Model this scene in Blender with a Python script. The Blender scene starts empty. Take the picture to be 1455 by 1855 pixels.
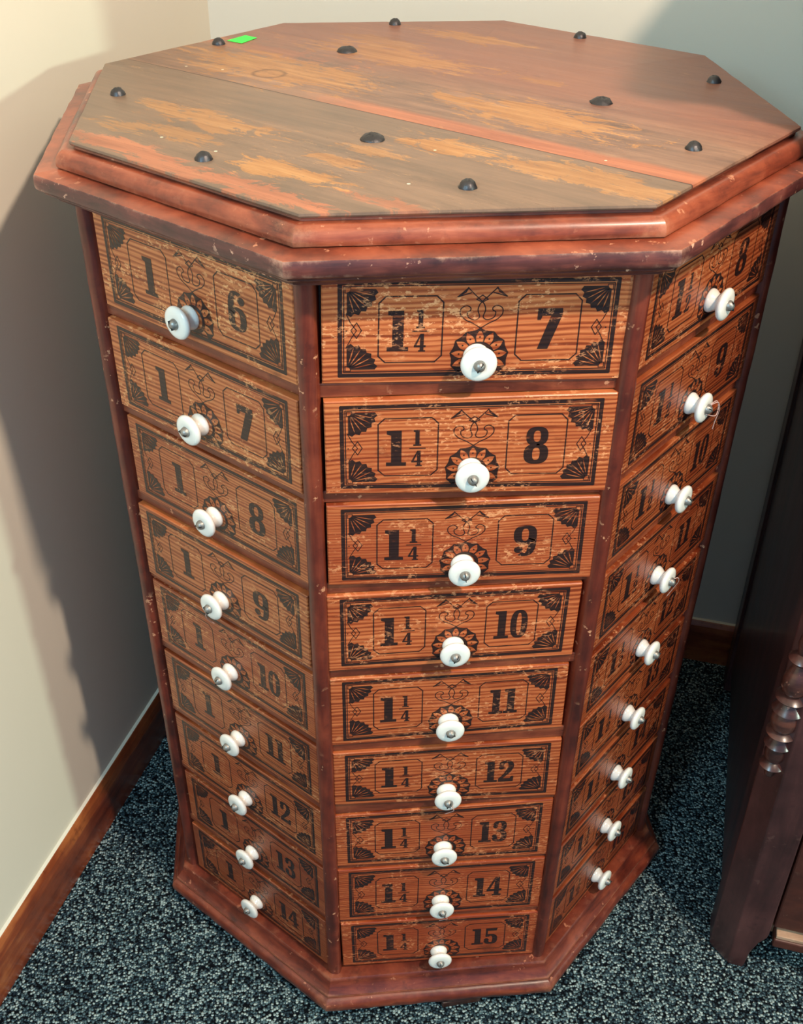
import bpy, bmesh, math, random
from mathutils import Vector, Matrix, noise

# ------------------------------------------------------------------ camera
S = bpy.context.scene
C = S.collection
TH = 0.3711                      # the room is turned against the cabinet
N_ = Vector((math.cos(TH), -math.sin(TH), 0))     # room axis s (left wall -> right)
U_ = Vector((math.sin(TH), math.cos(TH), 0))      # room axis t (towards back wall)
def W(s, t, z=0.0): return N_*s + U_*t + Vector((0, 0, z))
CL, CB = -0.3636, 0.3888

YAW, PITCH, ROLL = 0.107140, 0.660423, 0.012259
F_PX, PPX, PPY, IW, IH = 1962.84, 718.91, 1033.08, 1455.0, 1855.0
fwd = Vector((math.sin(YAW)*math.cos(PITCH), math.cos(YAW)*math.cos(PITCH), -math.sin(PITCH)))
rgt = Vector((math.cos(YAW), -math.sin(YAW), 0))
upv = rgt.cross(fwd)
r2 = rgt*math.cos(ROLL) + upv*math.sin(ROLL)
u2 = -rgt*math.sin(ROLL) + upv*math.cos(ROLL)
cam_d = bpy.data.cameras.new('camera')
cam = bpy.data.objects.new('camera', cam_d)
C.objects.link(cam)
M = Matrix((r2, u2, -fwd)).transposed().to_4x4()
M.translation = Vector((-0.120167, -0.929229, 1.107956))
cam.matrix_world = M
cam_d.sensor_fit = 'VERTICAL'
cam_d.sensor_height = 36.0
cam_d.lens = 36.0*F_PX/IH
cam_d.shift_x = -(PPX-IW/2)/IH
cam_d.shift_y = (PPY-IH/2)/IH
cam_d.clip_start = 0.02
S.camera = cam

# ------------------------------------------------------------------ light and exposure
S.view_settings.view_transform = 'Standard'
S.view_settings.look = 'None'
S.view_settings.gamma = 1.0
S.view_settings.use_curve_mapping = False
S.view_settings.exposure = 0.10
world = bpy.data.worlds.new('room_ambient')
S.world = world
world.use_nodes = True
wb = world.node_tree.nodes['Background']
wb.inputs[0].default_value = (0.42, 0.62, 1.0, 1)
wb.inputs[1].default_value = 0.58

def area(name, loc, target, size, energy, color, size_y=None):
    d = bpy.data.lights.new(name, 'AREA')
    d.energy = energy; d.color = color
    d.shape = 'RECTANGLE' if size_y else 'DISK'
    d.size = size
    if size_y: d.size_y = size_y
    o = bpy.data.objects.new(name, d); C.objects.link(o)
    o.location = loc
    o.rotation_euler = (Vector(target)-Vector(loc)).to_track_quat('-Z', 'Y').to_euler()
    return o
def lamp_at(name, slope_deg, elev_deg, dist, size, energy, color, zc=0.8, sy=None, to=None):
    a = math.radians(slope_deg); e = math.radians(elev_deg)
    d = (N_*math.cos(a) - U_*math.sin(a))*math.cos(e) + Vector((0, 0, math.sin(e)))
    base = W(-0.10, -0.26, zc)
    return area(name, base + d*dist, to or base, size, energy, color, sy)
# far window of the shop (low, wide) and a ceiling lamp, both right of the camera
lamp_at('window_light', 17.0, 11.0, 6.0, 0.30, 124, (0.78, 1.0, 0.82), zc=0.86)
area('ceiling_lamp', W(1.06, -0.84, 2.15), W(-0.1, -0.1, 0.6), 0.09, 35, (1.0, 0.79, 0.62))
# daylight window behind the camera, to its left
area('daylight_window', W(-0.27, -1.55, 1.56), (0, 0, 0.7), 0.32, 17, (0.42, 0.78, 1.0), 0.5)

# ------------------------------------------------------------------ node helpers
class NT:
    def __init__(s, name):
        s.m = bpy.data.materials.new(name); s.m.use_nodes = True
        s.t = s.m.node_tree; s.t.nodes.clear()
        s.out = s.t.nodes.new('ShaderNodeOutputMaterial')
        s.b = s.t.nodes.new('ShaderNodeBsdfPrincipled')
        s.t.links.new(s.b.outputs[0], s.out.inputs[0])
    def n(s, typ, **kw):
        nd = s.t.nodes.new(typ)
        for k, v in kw.items(): setattr(nd, k, v)
        return nd
    def put(s, sock, v):
        if isinstance(v, bpy.types.NodeSocket): s.t.links.new(v, sock)
        else: sock.default_value = v
    def coord(s, kind='Object'): return s.n('ShaderNodeTexCoord').outputs[kind]
    def mapping(s, vec, loc=(0, 0, 0), rot=(0, 0, 0), scale=(1, 1, 1)):
        m = s.n('ShaderNodeMapping'); s.put(m.inputs[0], vec)
        s.put(m.inputs[1], loc); s.put(m.inputs[2], rot); s.put(m.inputs[3], scale)
        return m.outputs[0]
    def noise(s, vec, scale, detail=4, rough=0.55, dist=0.0):
        nn = s.n('ShaderNodeTexNoise'); s.put(nn.inputs['Vector'], vec)
        nn.inputs['Scale'].default_value = scale; nn.inputs['Detail'].default_value = detail
        nn.inputs['Roughness'].default_value = rough; nn.inputs['Distortion'].default_value = dist
        return nn.outputs[0]
    def math(s, op, a, b=0.0, c=0.0, clamp=False):
        nn = s.n('ShaderNodeMath', operation=op); nn.use_clamp = clamp
        s.put(nn.inputs[0], a); s.put(nn.inputs[1], b); s.put(nn.inputs[2], c)
        return nn.outputs[0]
    def vmath(s, op, a, b):
        nn = s.n('ShaderNodeVectorMath', operation=op); s.put(nn.inputs[0], a); s.put(nn.inputs[1], b)
        return nn.outputs[0]
    def smooth(s, v, lo, hi):
        nn = s.n('ShaderNodeMapRange', interpolation_type='SMOOTHSTEP')
        s.put(nn.inputs[0], v); nn.inputs[1].default_value = lo; nn.inputs[2].default_value = hi
        return nn.outputs[0]
    def mix(s, f, a, b, kind='MIX'):
        nn = s.n('ShaderNodeMix', data_type='RGBA', blend_type=kind)
        s.put(nn.inputs[0], f); s.put(nn.inputs[6], a); s.put(nn.inputs[7], b)
        return nn.outputs[2]
    def ramp(s, v, stops):
        r = s.n('ShaderNodeValToRGB'); s.put(r.inputs[0], v)
        el = r.color_ramp.elements
        while len(el) < len(stops): el.new(0.5)
        for e, (p, c) in zip(el, stops): e.position = p; e.color = c
        return r.outputs[0]
    def bump(s, h, strength=0.3, dist=0.001, base=None):
        bb = s.n('ShaderNodeBump'); s.put(bb.inputs['Height'], h)
        bb.inputs['Strength'].default_value = strength; bb.inputs['Distance'].default_value = dist
        if base is not None: s.put(bb.inputs['Normal'], base)
        return bb.outputs[0]
    def done(s, color, rough=0.5, normal=None, spec=0.5, metal=0.0, coat=0.0, coat_rough=0.2):
        s.put(s.b.inputs['Base Color'], color); s.put(s.b.inputs['Roughness'], rough)
        s.b.inputs['Specular IOR Level'].default_value = spec
        s.b.inputs['Metallic'].default_value = metal
        s.b.inputs['Coat Weight'].default_value = coat; s.b.inputs['Coat Roughness'].default_value = coat_rough
        if normal is not None: s.put(s.b.inputs['Normal'], normal)
        return s.m
def srgb(r, g, b):
    f = lambda c: (c/255/12.92) if c/255 <= 0.04045 else ((c/255+0.055)/1.055)**2.4
    return (f(r), f(g), f(b), 1)

# ---- pine of the drawer fronts, with or without the printed ink
def pine(name, ink=False):
    t = NT(name)
    co = t.coord('Object')
    rnd = t.n('ShaderNodeObjectInfo').outputs['Random']
    off = t.n('ShaderNodeCombineXYZ')
    t.put(off.inputs[0], t.math('MULTIPLY', rnd, 37.0)); t.put(off.inputs[1], t.math('MULTIPLY', rnd, 11.0)); t.put(off.inputs[2], t.math('MULTIPLY', rnd, 53.0))
    p = t.vmath('ADD', co, off.outputs[0])
    warp = t.noise(t.mapping(p, scale=(4, 4, 9)), 1.0, 2, 0.5)
    wv = t.n('ShaderNodeCombineXYZ'); t.put(wv.inputs[2], t.math('MULTIPLY', warp, 0.018))
    pw = t.vmath('ADD', p, wv.outputs[0])
    wave = t.n('ShaderNodeTexWave', wave_type='BANDS', bands_direction='Z', wave_profile='SIN')
    t.put(wave.inputs['Vector'], t.mapping(pw, scale=(0.10, 0.10, 1.0)))
    t.put(wave.inputs['Scale'], t.math('ADD', 70.0, t.math('MULTIPLY', rnd, 55.0))); wave.inputs['Distortion'].default_value = 5.0
    wave.inputs['Detail'].default_value = 3.0; wave.inputs['Detail Scale'].default_value = 1.6
    g0 = t.noise(t.mapping(pw, scale=(2.5, 2.5, 240)), 1.0, 3, 0.6)
    g1 = t.math('ADD', t.math('MULTIPLY', wave.outputs[1], 0.33), t.math('MULTIPLY', g0, 0.72))
    g2 = t.noise(t.mapping(pw, scale=(9.0, 9.0, 900)), 1.0, 3, 0.6)
    blot = t.noise(t.mapping(p, scale=(9, 9, 26)), 1.0, 3, 0.55)
    col = t.ramp(g1, [(0.26, srgb(128, 56, 30)), (0.40, srgb(164, 82, 46)), (0.54, srgb(196, 110, 66)), (0.75, srgb(214, 132, 84))])
    col = t.mix(t.math('MULTIPLY', t.smooth(g2, 0.42, 0.75), 0.4), col, srgb(126, 58, 32))
    tone = t.math('MULTIPLY', t.smooth(t.math('ADD', blot, t.math('MULTIPLY', t.math('SUBTRACT', rnd, 0.5), 0.3)), 0.42, 0.70), 0.5)
    col = t.mix(tone, col, srgb(158, 70, 42))
    # grime towards the drawer's ends is patchy dark stain
    st = t.noise(t.mapping(p, scale=(30, 30, 45)), 1.0, 4, 0.65)
    col = t.mix(t.math('MULTIPLY', t.smooth(st, 0.60, 0.78), 0.55), col, srgb(84, 40, 24))
    # flaked varnish, bare pale wood
    f1 = t.noise(t.mapping(p, loc=(3, 1, 7), scale=(210, 210, 420)), 1.0, 3, 0.7)
    f2 = t.noise(t.mapping(p, loc=(1, 8, 2), scale=(24, 24, 40)), 1.0, 2, 0.5)
    wear = t.math('MULTIPLY', t.smooth(f1, 0.53, 0.62), t.smooth(f2, 0.46, 0.60))
    base = t.mix(t.math('MULTIPLY', wear, 0.75), col, srgb(242, 176, 126))
    # each front has its own depth of old varnish (set per drawer)
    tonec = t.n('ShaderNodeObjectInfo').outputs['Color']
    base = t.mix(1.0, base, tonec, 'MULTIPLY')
    if ink:
        keep = t.math('MULTIPLY', t.math('SUBTRACT', 1.0, t.math('MULTIPLY', wear, 0.5)), t.math('SUBTRACT', 1.0, t.math('MULTIPLY', t.smooth(t.noise(t.mapping(p, loc=(9, 9, 1), scale=(40, 40, 160)), 1.0, 3, 0.7), 0.60, 0.72), 0.4)))
        base = t.mix(t.math('MULTIPLY', keep, 0.95), base, srgb(20, 19, 22))
    h = t.math('ADD', t.math('MULTIPLY', g1, 0.8), t.math('MULTIPLY', f1, 0.5))
    nrm = t.bump(h, 0.45, 0.0006)
    return t.done(base, t.math('ADD', 0.36, t.math('MULTIPLY', wear, 0.3)), nrm, 0.45, coat=0.15, coat_rough=0.3)

def stained(name, c_dark, c_mid, c_light, axis='z', chips=0.6, rough=0.36, coat=0.25, chipcol=srgb(214, 150, 112), scale=1.0, edge=0.0):
    t = NT(name)
    co = t.coord('Object')
    rnd = t.n('ShaderNodeObjectInfo').outputs['Random']
    off = t.n('ShaderNodeCombineXYZ'); t.put(off.inputs[0], t.math('MULTIPLY', rnd, 23.0)); t.put(off.inputs[2], t.math('MULTIPLY', rnd, 41.0))
    p = t.vmath('ADD', co, off.outputs[0])
    sc = {'z': (60, 60, 6), 'x': (6, 60, 60), 'xy': (14, 14, 90)}[axis]
    g = t.noise(t.mapping(p, scale=tuple(v*scale for v in sc)), 1.0, 5, 0.65, 0.4)
    b = t.noise(p, 26*scale, 4, 0.6)
    v = t.math('ADD', t.math('MULTIPLY', g, 0.6), t.math('MULTIPLY', b, 0.4))
    col = t.ramp(v, [(0.36, c_dark), (0.50, c_mid), (0.64, c_light)])
    ch = t.noise(t.mapping(p, loc=(5, 5, 5), scale=(130, 130, 130)), 1.0, 3, 0.6)
    ch2 = t.noise(t.mapping(p, loc=(2, 5, 1)), 18, 2, 0.5)
    wear = t.math('MULTIPLY', t.math('MULTIPLY', t.smooth(ch, 0.63, 0.68), t.smooth(ch2, 0.48, 0.60)), chips)
    dirt = t.noise(t.mapping(p, loc=(7, 3, 5)), 60, 5, 0.7)
    col = t.mix(t.math('MULTIPLY', t.smooth(dirt, 0.55, 0.72), 0.5), col, c_dark)
    col = t.mix(wear, col, chipcol)
    if edge:
        pt = t.n('ShaderNodeNewGeometry').outputs['Pointiness']
        en = t.noise(t.mapping(p, loc=(8, 1, 3)), 75, 5, 0.7)
        ew = t.math('MULTIPLY', t.smooth(t.math('ADD', pt, t.math('MULTIPLY', t.math('SUBTRACT', en, 0.5), 0.10)), 0.535, 0.58), edge)
        col = t.mix(ew, col, chipcol)
        cav = t.smooth(t.math('ADD', pt, t.math('MULTIPLY', t.math('SUBTRACT', en, 0.5), 0.04)), 0.485, 0.455)
        col = t.mix(t.math('MULTIPLY', cav, 0.6), col, srgb(34, 22, 24))
    n = t.bump(t.math('ADD', g, t.math('MULTIPLY', dirt, 0.6)), 0.35, 0.0007)
    return t.done(col, t.math('ADD', rough, t.math('MULTIPLY', b, 0.15)), n, 0.5, coat=coat, coat_rough=0.22)

M_PINE = pine('pine_front'); M_INK = pine('printed_ink', True)
M_POST = stained('red_stain_post', srgb(58, 20, 15), srgb(102, 38, 24), srgb(134, 58, 36), chips=0.8)
M_RAIL = stained('red_stain_rail', srgb(78, 32, 20), srgb(116, 52, 32), srgb(150, 78, 48), 'xy')
M_MOULD = stained('red_stain_moulding', srgb(78, 34, 26), srgb(136, 62, 40), srgb(172, 88, 58), 'xy', 0.8, 0.34, 0.3, srgb(200, 132, 98), edge=0.55)
M_RIM = stained('worn_shaded_rim', srgb(52, 28, 28), srgb(92, 46, 42), srgb(128, 66, 54), 'xy', 1.0, 0.36, 0.3, srgb(214, 160, 132), edge=0.7)  # dark from wear and dirt, plus some of the edge's shade painted in
M_BASE = stained('brown_stain_base', srgb(62, 22, 17), srgb(110, 44, 28), srgb(144, 66, 40), 'xy', 0.8, 0.34, 0.3, srgb(190, 120, 88), edge=0.4)
M_SHELL = stained('dark_inner_wood', srgb(34, 16, 12), srgb(52, 26, 18), srgb(70, 36, 24))
M_BUREAU = stained('dark_mahogany', srgb(38, 18, 18), srgb(64, 34, 33), srgb(86, 50, 47), 'z', 0.25, 0.36, 0.3, srgb(120, 90, 80), 0.6)
M_SPINDLE = stained('glossy_turned_wood', srgb(38, 20, 18), srgb(66, 36, 32), srgb(100, 58, 46), 'xy', 0.6, 0.26, 0.5, srgb(170, 120, 100), 1.0)
M_BUREAU_FRONT = stained('brown_mahogany', srgb(58, 26, 20), srgb(78, 38, 28), srgb(94, 50, 38), 'x', 0.3, 0.4, 0.15, srgb(170, 140, 120), 0.6)
M_RAWEDGE = stained('bare_wood_edge', srgb(150, 110, 85), srgb(176, 138, 112), srgb(196, 160, 132), 'x', 0.0, 0.6, 0.0)
M_BASEBOARD = stained('varnished_baseboard', srgb(84, 32, 18), srgb(136, 64, 34), srgb(190, 112, 60), 'x', 0.0, 0.30, 0.4, scale=0.5)

def simple(name, col, rough, metal=0.0, spec=0.5, coat=0.0, bumpscale=None, bs=0.2):
    t = NT(name)
    nrm = t.bump(t.noise(t.coord('Object'), bumpscale, 4), bs, 0.0006) if bumpscale else None
    return t.done(col, rough, nrm, spec, metal, coat)
M_CERAMIC = simple('white_ceramic', srgb(240, 236, 226), 0.18, coat=0.5, bumpscale=60, bs=0.05)
M_IRON = simple('old_iron', srgb(74, 72, 74), 0.42, 0.75, bumpscale=500, bs=0.5)
M_SLOT = simple('dark_slot', srgb(22, 20, 20), 0.8)
M_SCREW = simple('worn_steel', srgb(150, 146, 140), 0.42, 0.7, bumpscale=900, bs=0.35)
M_GREEN = simple('neon_green_paper', (0.06, 0.95, 0.10, 1), 0.7)
M_PAPER = simple('white_paper', srgb(236, 238, 226), 0.8)
M_STRING = simple('pale_string', srgb(196, 160, 150), 0.9)

# ---- painted wall
t = NT('cream_wall_paint')
co = t.coord('Object')
wn = t.noise(co, 180, 3, 0.6)
M_WALL = t.done(t.mix(t.noise(co, 2.0, 3), srgb(222, 214, 196), srgb(228, 221, 204)), 0.62, t.bump(wn, 0.08, 0.0006), 0.25)

# ---- carpet
t = NT('loop_carpet')
co = t.coord('Object')
v = t.n('ShaderNodeTexVoronoi'); t.put(v.inputs['Vector'], t.vmath('ADD', co, t.vmath('MULTIPLY', t.n('ShaderNodeTexNoise').outputs[1], (0, 0, 0)))); v.inputs['Scale'].default_value = 370
rv = t.n('ShaderNodeSeparateColor'); t.put(rv.inputs[0], v.outputs['Color'])
big = t.noise(co, 60, 4, 0.65)
sel = t.math('ADD', t.math('MULTIPLY', rv.outputs[0], 0.75), t.math('MULTIPLY', big, 0.35))
cc = t.ramp(sel, [(0.18, srgb(30, 44, 54)), (0.42, srgb(56, 76, 86)), (0.64, srgb(98, 124, 130)), (0.92, srgb(184, 204, 202))])
cc = t.mix(t.smooth(v.outputs['Distance'], 0.35, 0.75), cc, srgb(8, 12, 18))
lv = t.n('ShaderNodeTexVoronoi'); t.put(lv.inputs['Vector'], co); lv.inputs['Scale'].default_value = 9
lr = t.n('ShaderNodeSeparateColor'); t.put(lr.inputs[0], lv.outputs['Color'])
lint = t.math('MULTIPLY', t.math('LESS_THAN', lv.outputs['Distance'], 0.018), t.math('GREATER_THAN', lr.outputs[1], 0.35))
cc = t.mix(lint, cc, srgb(190, 190, 190))
M_CARPET = t.done(cc, 0.95, t.bump(t.math('SUBTRACT', 1.0, v.outputs['Distance']), 0.9, 0.003), 0.1)

# ---- worn top: three boards, grey brown varnish rubbed through to ochre and red stain
SEAM_DIR = math.atan2(-0.319, 0.348)
def top_mat():
    t = NT('worn_top_boards')
    co = t.coord('Object')
    p = t.mapping(co, rot=(0, 0, -SEAM_DIR))      # x along the boards
    sep = t.n('ShaderNodeSeparateXYZ'); t.put(sep.inputs[0], p)
    gr = t.noise(t.mapping(p, scale=(7, 90, 20)), 1.0, 5, 0.65, 0.6)
    fine = t.noise(t.mapping(p, scale=(30, 330, 30)), 1.0, 4, 0.7, 0.3)
    mott = t.noise(t.mapping(p, scale=(10, 26, 10)), 1.0, 5, 0.65, 0.8)
    base = t.ramp(t.math('ADD', t.math('MULTIPLY', gr, 0.5), t.math('MULTIPLY', mott, 0.5)),
                  [(0.34, srgb(98, 72, 60)), (0.50, srgb(134, 99, 80)), (0.68, srgb(168, 126, 100))])
    # front-left board is greyer, back-right board redder
    yy = t.math('ADD', sep.outputs[1], t.math('MULTIPLY', t.math('SUBTRACT', mott, 0.5), 0.05))
    base = t.mix(t.math('LESS_THAN', sep.outputs[1], -0.0762), base, t.mix(0.5, base, srgb(116, 100, 82)))
    base = t.mix(t.smooth(yy, 0.00, 0.09), base, t.mix(0.6, base, srgb(152, 90, 72)))
    wobble = t.math('MULTIPLY', t.math('SUBTRACT', t.noise(t.mapping(p, scale=(26, 60, 10)), 1.0, 7, 0.78, 1.2), 0.5), 4.4)
    fineb = t.math('MULTIPLY', t.math('SUBTRACT', fine, 0.5), 1.1)
    ca, sa = math.cos(SEAM_DIR), math.sin(SEAM_DIR)
    def blob(cx, cy, rx, ry, amt=1.0, lo=0.05, hi=0.35, fb=1.0):
        amt *= 0.85
        x = cx*ca + cy*sa; y = -cx*sa + cy*ca
        dx = t.math('DIVIDE', t.math('SUBTRACT', sep.outputs[0], x), rx)
        dy = t.math('DIVIDE', t.math('SUBTRACT', sep.outputs[1], y), ry)
        d = t.math('SQRT', t.math('ADD', t.math('MULTIPLY', dx, dx), t.math('MULTIPLY', dy, dy)))
        v = t.math('ADD', t.math('SUBTRACT', 1.0, d), t.math('ADD', wobble, t.math('MULTIPLY', fineb, fb)))
        return t.math('MULTIPLY', t.smooth(v, lo, hi), amt)
    def total(bl):
        acc = blob(*bl[0])
        for b in bl[1:]: acc = t.math('MAXIMUM', acc, blob(*b))
        return acc
    # red stain band along the joint, and a redder strip at the front-left edge
    jb = t.math('MULTIPLY', t.math('GREATER_THAN', sep.outputs[1], -0.0762), t.math('SUBTRACT', 1.0, t.smooth(t.math('ADD', sep.outputs[1], t.math('MULTIPLY', t.math('SUBTRACT', mott, 0.5), 0.02)), -0.060, -0.050)))
    jb = t.math('MULTIPLY', jb, t.smooth(t.math('ADD', sep.outputs[0], t.math('MULTIPLY', wobble, 0.03)), -0.10, 0.02))
    red = t.math('MAXIMUM', t.math('MULTIPLY', jb, 0.9), t.math('MULTIPLY', total([(-0.235, -0.125, 0.09, 0.012), (-0.175, -0.195, 0.09, 0.014), (-0.120, -0.245, 0.07, 0.012), (-0.05, -0.262, 0.05, 0.010, 0.7), (-0.14, 0.165, 0.12, 0.022, 0.6)]), 0.9))
    base = t.mix(red, base, t.ramp(gr, [(0.35, srgb(162, 92, 64)), (0.65, srgb(196, 118, 82))]))
    och = total([(-0.125, 0.085, 0.11, 0.045, 0.85), (-0.02, 0.13, 0.10, 0.032, 0.75), (0.065, 0.195, 0.07, 0.018, 0.8), (-0.02, 0.185, 0.05, 0.018, 0.6),
                 (0.075, -0.075, 0.085, 0.036), (0.045, -0.045, 0.06, 0.020, 0.9),
                 (0.0, -0.148, 0.045, 0.018), (0.075, -0.215, 0.085, 0.020, 0.8), (0.115, -0.250, 0.06, 0.012, 0.8),
                 (-0.175, -0.065, 0.07, 0.020, 0.8), (-0.21, -0.03, 0.04, 0.012, 0.8), (-0.195, -0.10, 0.05, 0.014, 0.7), (-0.235, -0.08, 0.03, 0.012, 0.7),
                 (-0.128, -0.182, 0.032, 0.018), (-0.10, -0.205, 0.035, 0.012), (-0.08, -0.172, 0.03, 0.010, 0.8), (-0.055, -0.155, 0.03, 0.010, 0.7),
                 (0.10, 0.03, 0.03, 0.008, 0.6)])
    base = t.mix(och, base, t.ramp(t.math('ADD', t.math('MULTIPLY', gr, 0.6), t.math('MULTIPLY', fine, 0.4)), [(0.32, srgb(150, 98, 58)), (0.52, srgb(184, 128, 76)), (0.70, srgb(206, 154, 98))]))
    # fine scuffs and dark scratches along the grain
    sc1 = t.noise(t.mapping(p, loc=(3, 3, 3), scale=(45, 230, 30)), 1.0, 5, 0.75, 1.5)
    sc2 = t.noise(t.mapping(p, loc=(1, 6, 2), scale=(9, 16, 9)), 1.0, 3, 0.6)
    base = t.mix(t.math('MULTIPLY', t.math('MULTIPLY', t.smooth(sc1, 0.56, 0.66), t.smooth(sc2, 0.42, 0.60)), 0.45), base, srgb(88, 60, 48))
    base = t.mix(t.math('MULTIPLY', t.math('MULTIPLY', t.smooth(sc1, 0.42, 0.33), t.smooth(sc2, 0.50, 0.62)), 0.5), base, srgb(196, 146, 100))
    # knots and water ring
    def ring(cx, cy, r, w, sx=1.0):
        x = cx*ca + cy*sa; y = -cx*sa + cy*ca
        dx = t.math('MULTIPLY', t.math('SUBTRACT', sep.outputs[0], x), sx); dy = t.math('SUBTRACT', sep.outputs[1], y)
        d = t.math('ADD', t.math('SQRT', t.math('ADD', t.math('MULTIPLY', dx, dx), t.math('MULTIPLY', dy, dy))), t.math('MULTIPLY', t.math('SUBTRACT', mott, 0.5), 0.012))
        return t.math('SUBTRACT', 1.0, t.smooth(t.math('ABSOLUTE', t.math('SUBTRACT', d, r)), 0.0, w))
    base = t.mix(t.math('MULTIPLY', ring(-0.128, 0.068, 0.014, 0.0035), 0.5), base, srgb(70, 44, 34))
    # the joint between the boards
    dark = t.math('SUBTRACT', 1.0, t.smooth(t.math('ABSOLUTE', t.math('ADD', sep.outputs[1], 0.0762)), 0.0003, 0.0011))
    base = t.mix(t.math('MULTIPLY', dark, 0.75), base, srgb(40, 22, 18))
    # pale paint flecks
    fv = t.n('ShaderNodeTexVoronoi'); t.put(fv.inputs['Vector'], co); fv.inputs['Scale'].default_value = 26
    fr = t.n('ShaderNodeSeparateColor'); t.put(fr.inputs[0], fv.outputs['Color'])
    fl = t.math('MULTIPLY', t.math('LESS_THAN', fv.outputs['Distance'], 0.034), t.math('GREATER_THAN', fr.outputs[0], 0.62))
    base = t.mix(fl, base, srgb(226, 214, 186))
    h = t.math('ADD', t.math('MULTIPLY', gr, 0.5), t.math('SUBTRACT', t.math('MULTIPLY', fine, 0.5), t.math('MULTIPLY', dark, 1.5)))
    rough = t.math('ADD', 0.34, t.math('ADD', t.math('MULTIPLY', och, 0.12), t.math('MULTIPLY', mott, 0.2)))
    return t.done(base, rough, t.bump(h, 0.3, 0.0006), 0.5, coat=0.12, coat_rough=0.35)
M_TOP = top_mat()

# ------------------------------------------------------------------ mesh helpers
def obj(name, bm, mats, parent=None, smooth=False, loc=None, bevel=0.0, auto=None):
    me = bpy.data.meshes.new(name); bm.to_mesh(me); bm.free()
    for m in (mats if isinstance(mats, (list, tuple)) else [mats]): me.materials.append(m)
    if smooth:
        for p in me.polygons: p.use_smooth = True
        if auto:
            try: me.set_sharp_from_angle(angle=math.radians(auto))
            except Exception: pass
    o = bpy.data.objects.new(name, me); C.objects.link(o)
    if parent: o.parent = parent
    if loc is not None: o.location = loc
    if bevel:
        b = o.modifiers.new('bevel', 'BEVEL'); b.width = bevel; b.segments = 2; b.limit_method = 'ANGLE'; b.angle_limit = math.radians(35)
    return o
def thing(name, label, cat, loc=(0, 0, 0), group=None):
    o = bpy.data.objects.new(name, None); C.objects.link(o); o.location = loc
    o.empty_display_size = 0.05
    o['label'] = label; o['category'] = cat
    if group: o['group'] = group
    return o
def tag(o, label, cat, group=None):
    o['label'] = label; o['category'] = cat
    if group: o['group'] = group
    return o
def struct(name, bm, mat, **k):
    o = obj(name, bm, mat, **k); o['kind'] = 'structure'; return o
def hexa(bm, pts, mat=0):
    """8 points: bottom quad (ccw) then top quad"""
    v = [bm.verts.new(p) for p in pts]
    for f in ((3, 2, 1, 0), (4, 5, 6, 7), (0, 1, 5, 4), (1, 2, 6, 5), (2, 3, 7, 6), (3, 0, 4, 7)):
        fc = bm.faces.new([v[i] for i in f]); fc.material_index = mat
    return v
def box_st(bm, s0, s1, t0, t1, z0, z1):
    hexa(bm, [W(s0, t0, z0), W(s1, t0, z0), W(s1, t1, z0), W(s0, t1, z0), W(s0, t0, z1), W(s1, t0, z1), W(s1, t1, z1), W(s0, t1, z1)])
def box(bm, x0, x1, y0, y1, z0, z1, mat=0):
    hexa(bm, [(x0, y0, z0), (x1, y0, z0), (x1, y1, z0), (x0, y1, z0), (x0, y0, z1), (x1, y0, z1), (x1, y1, z1), (x0, y1, z1)], mat)
def lathe(prof, n=32, mat=None, axis='z'):
    """profile [(r, h)], closed on the axis where r = 0"""
    bm = bmesh.new(); rings = []
    def P(r, h, a):
        x, y = r*math.cos(a), r*math.sin(a)
        return {'z': (x, y, h), '-y': (x, -h, y)}[axis]
    for r, h in prof:
        if r < 1e-6: rings.append([bm.verts.new(P(0, h, 0))])
        else: rings.append([bm.verts.new(P(r, h, 2*math.pi*i/n)) for i in range(n)])
    for a, b in zip(rings, rings[1:]):
        for i in range(n):
            j = (i+1) % n
            if len(a) == 1 and len(b) == 1: continue
            if len(a) == 1: bm.faces.new((a[0], b[i], b[j]))
            elif len(b) == 1: bm.faces.new((a[i], a[j], b[0]))
            else: bm.faces.new((a[i], a[j], b[j], b[i]))
    bmesh.ops.recalc_face_normals(bm, faces=bm.faces)
    return bm
T8 = math.tan(math.pi/8)
def octv(a, k, z, off=(0, 0)):
    ang = -math.pi/2 - math.pi/8 + k*math.pi/4; R = a/math.cos(math.pi/8)
    return Vector((R*math.cos(ang)+off[0], R*math.sin(ang)+off[1], z))
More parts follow.
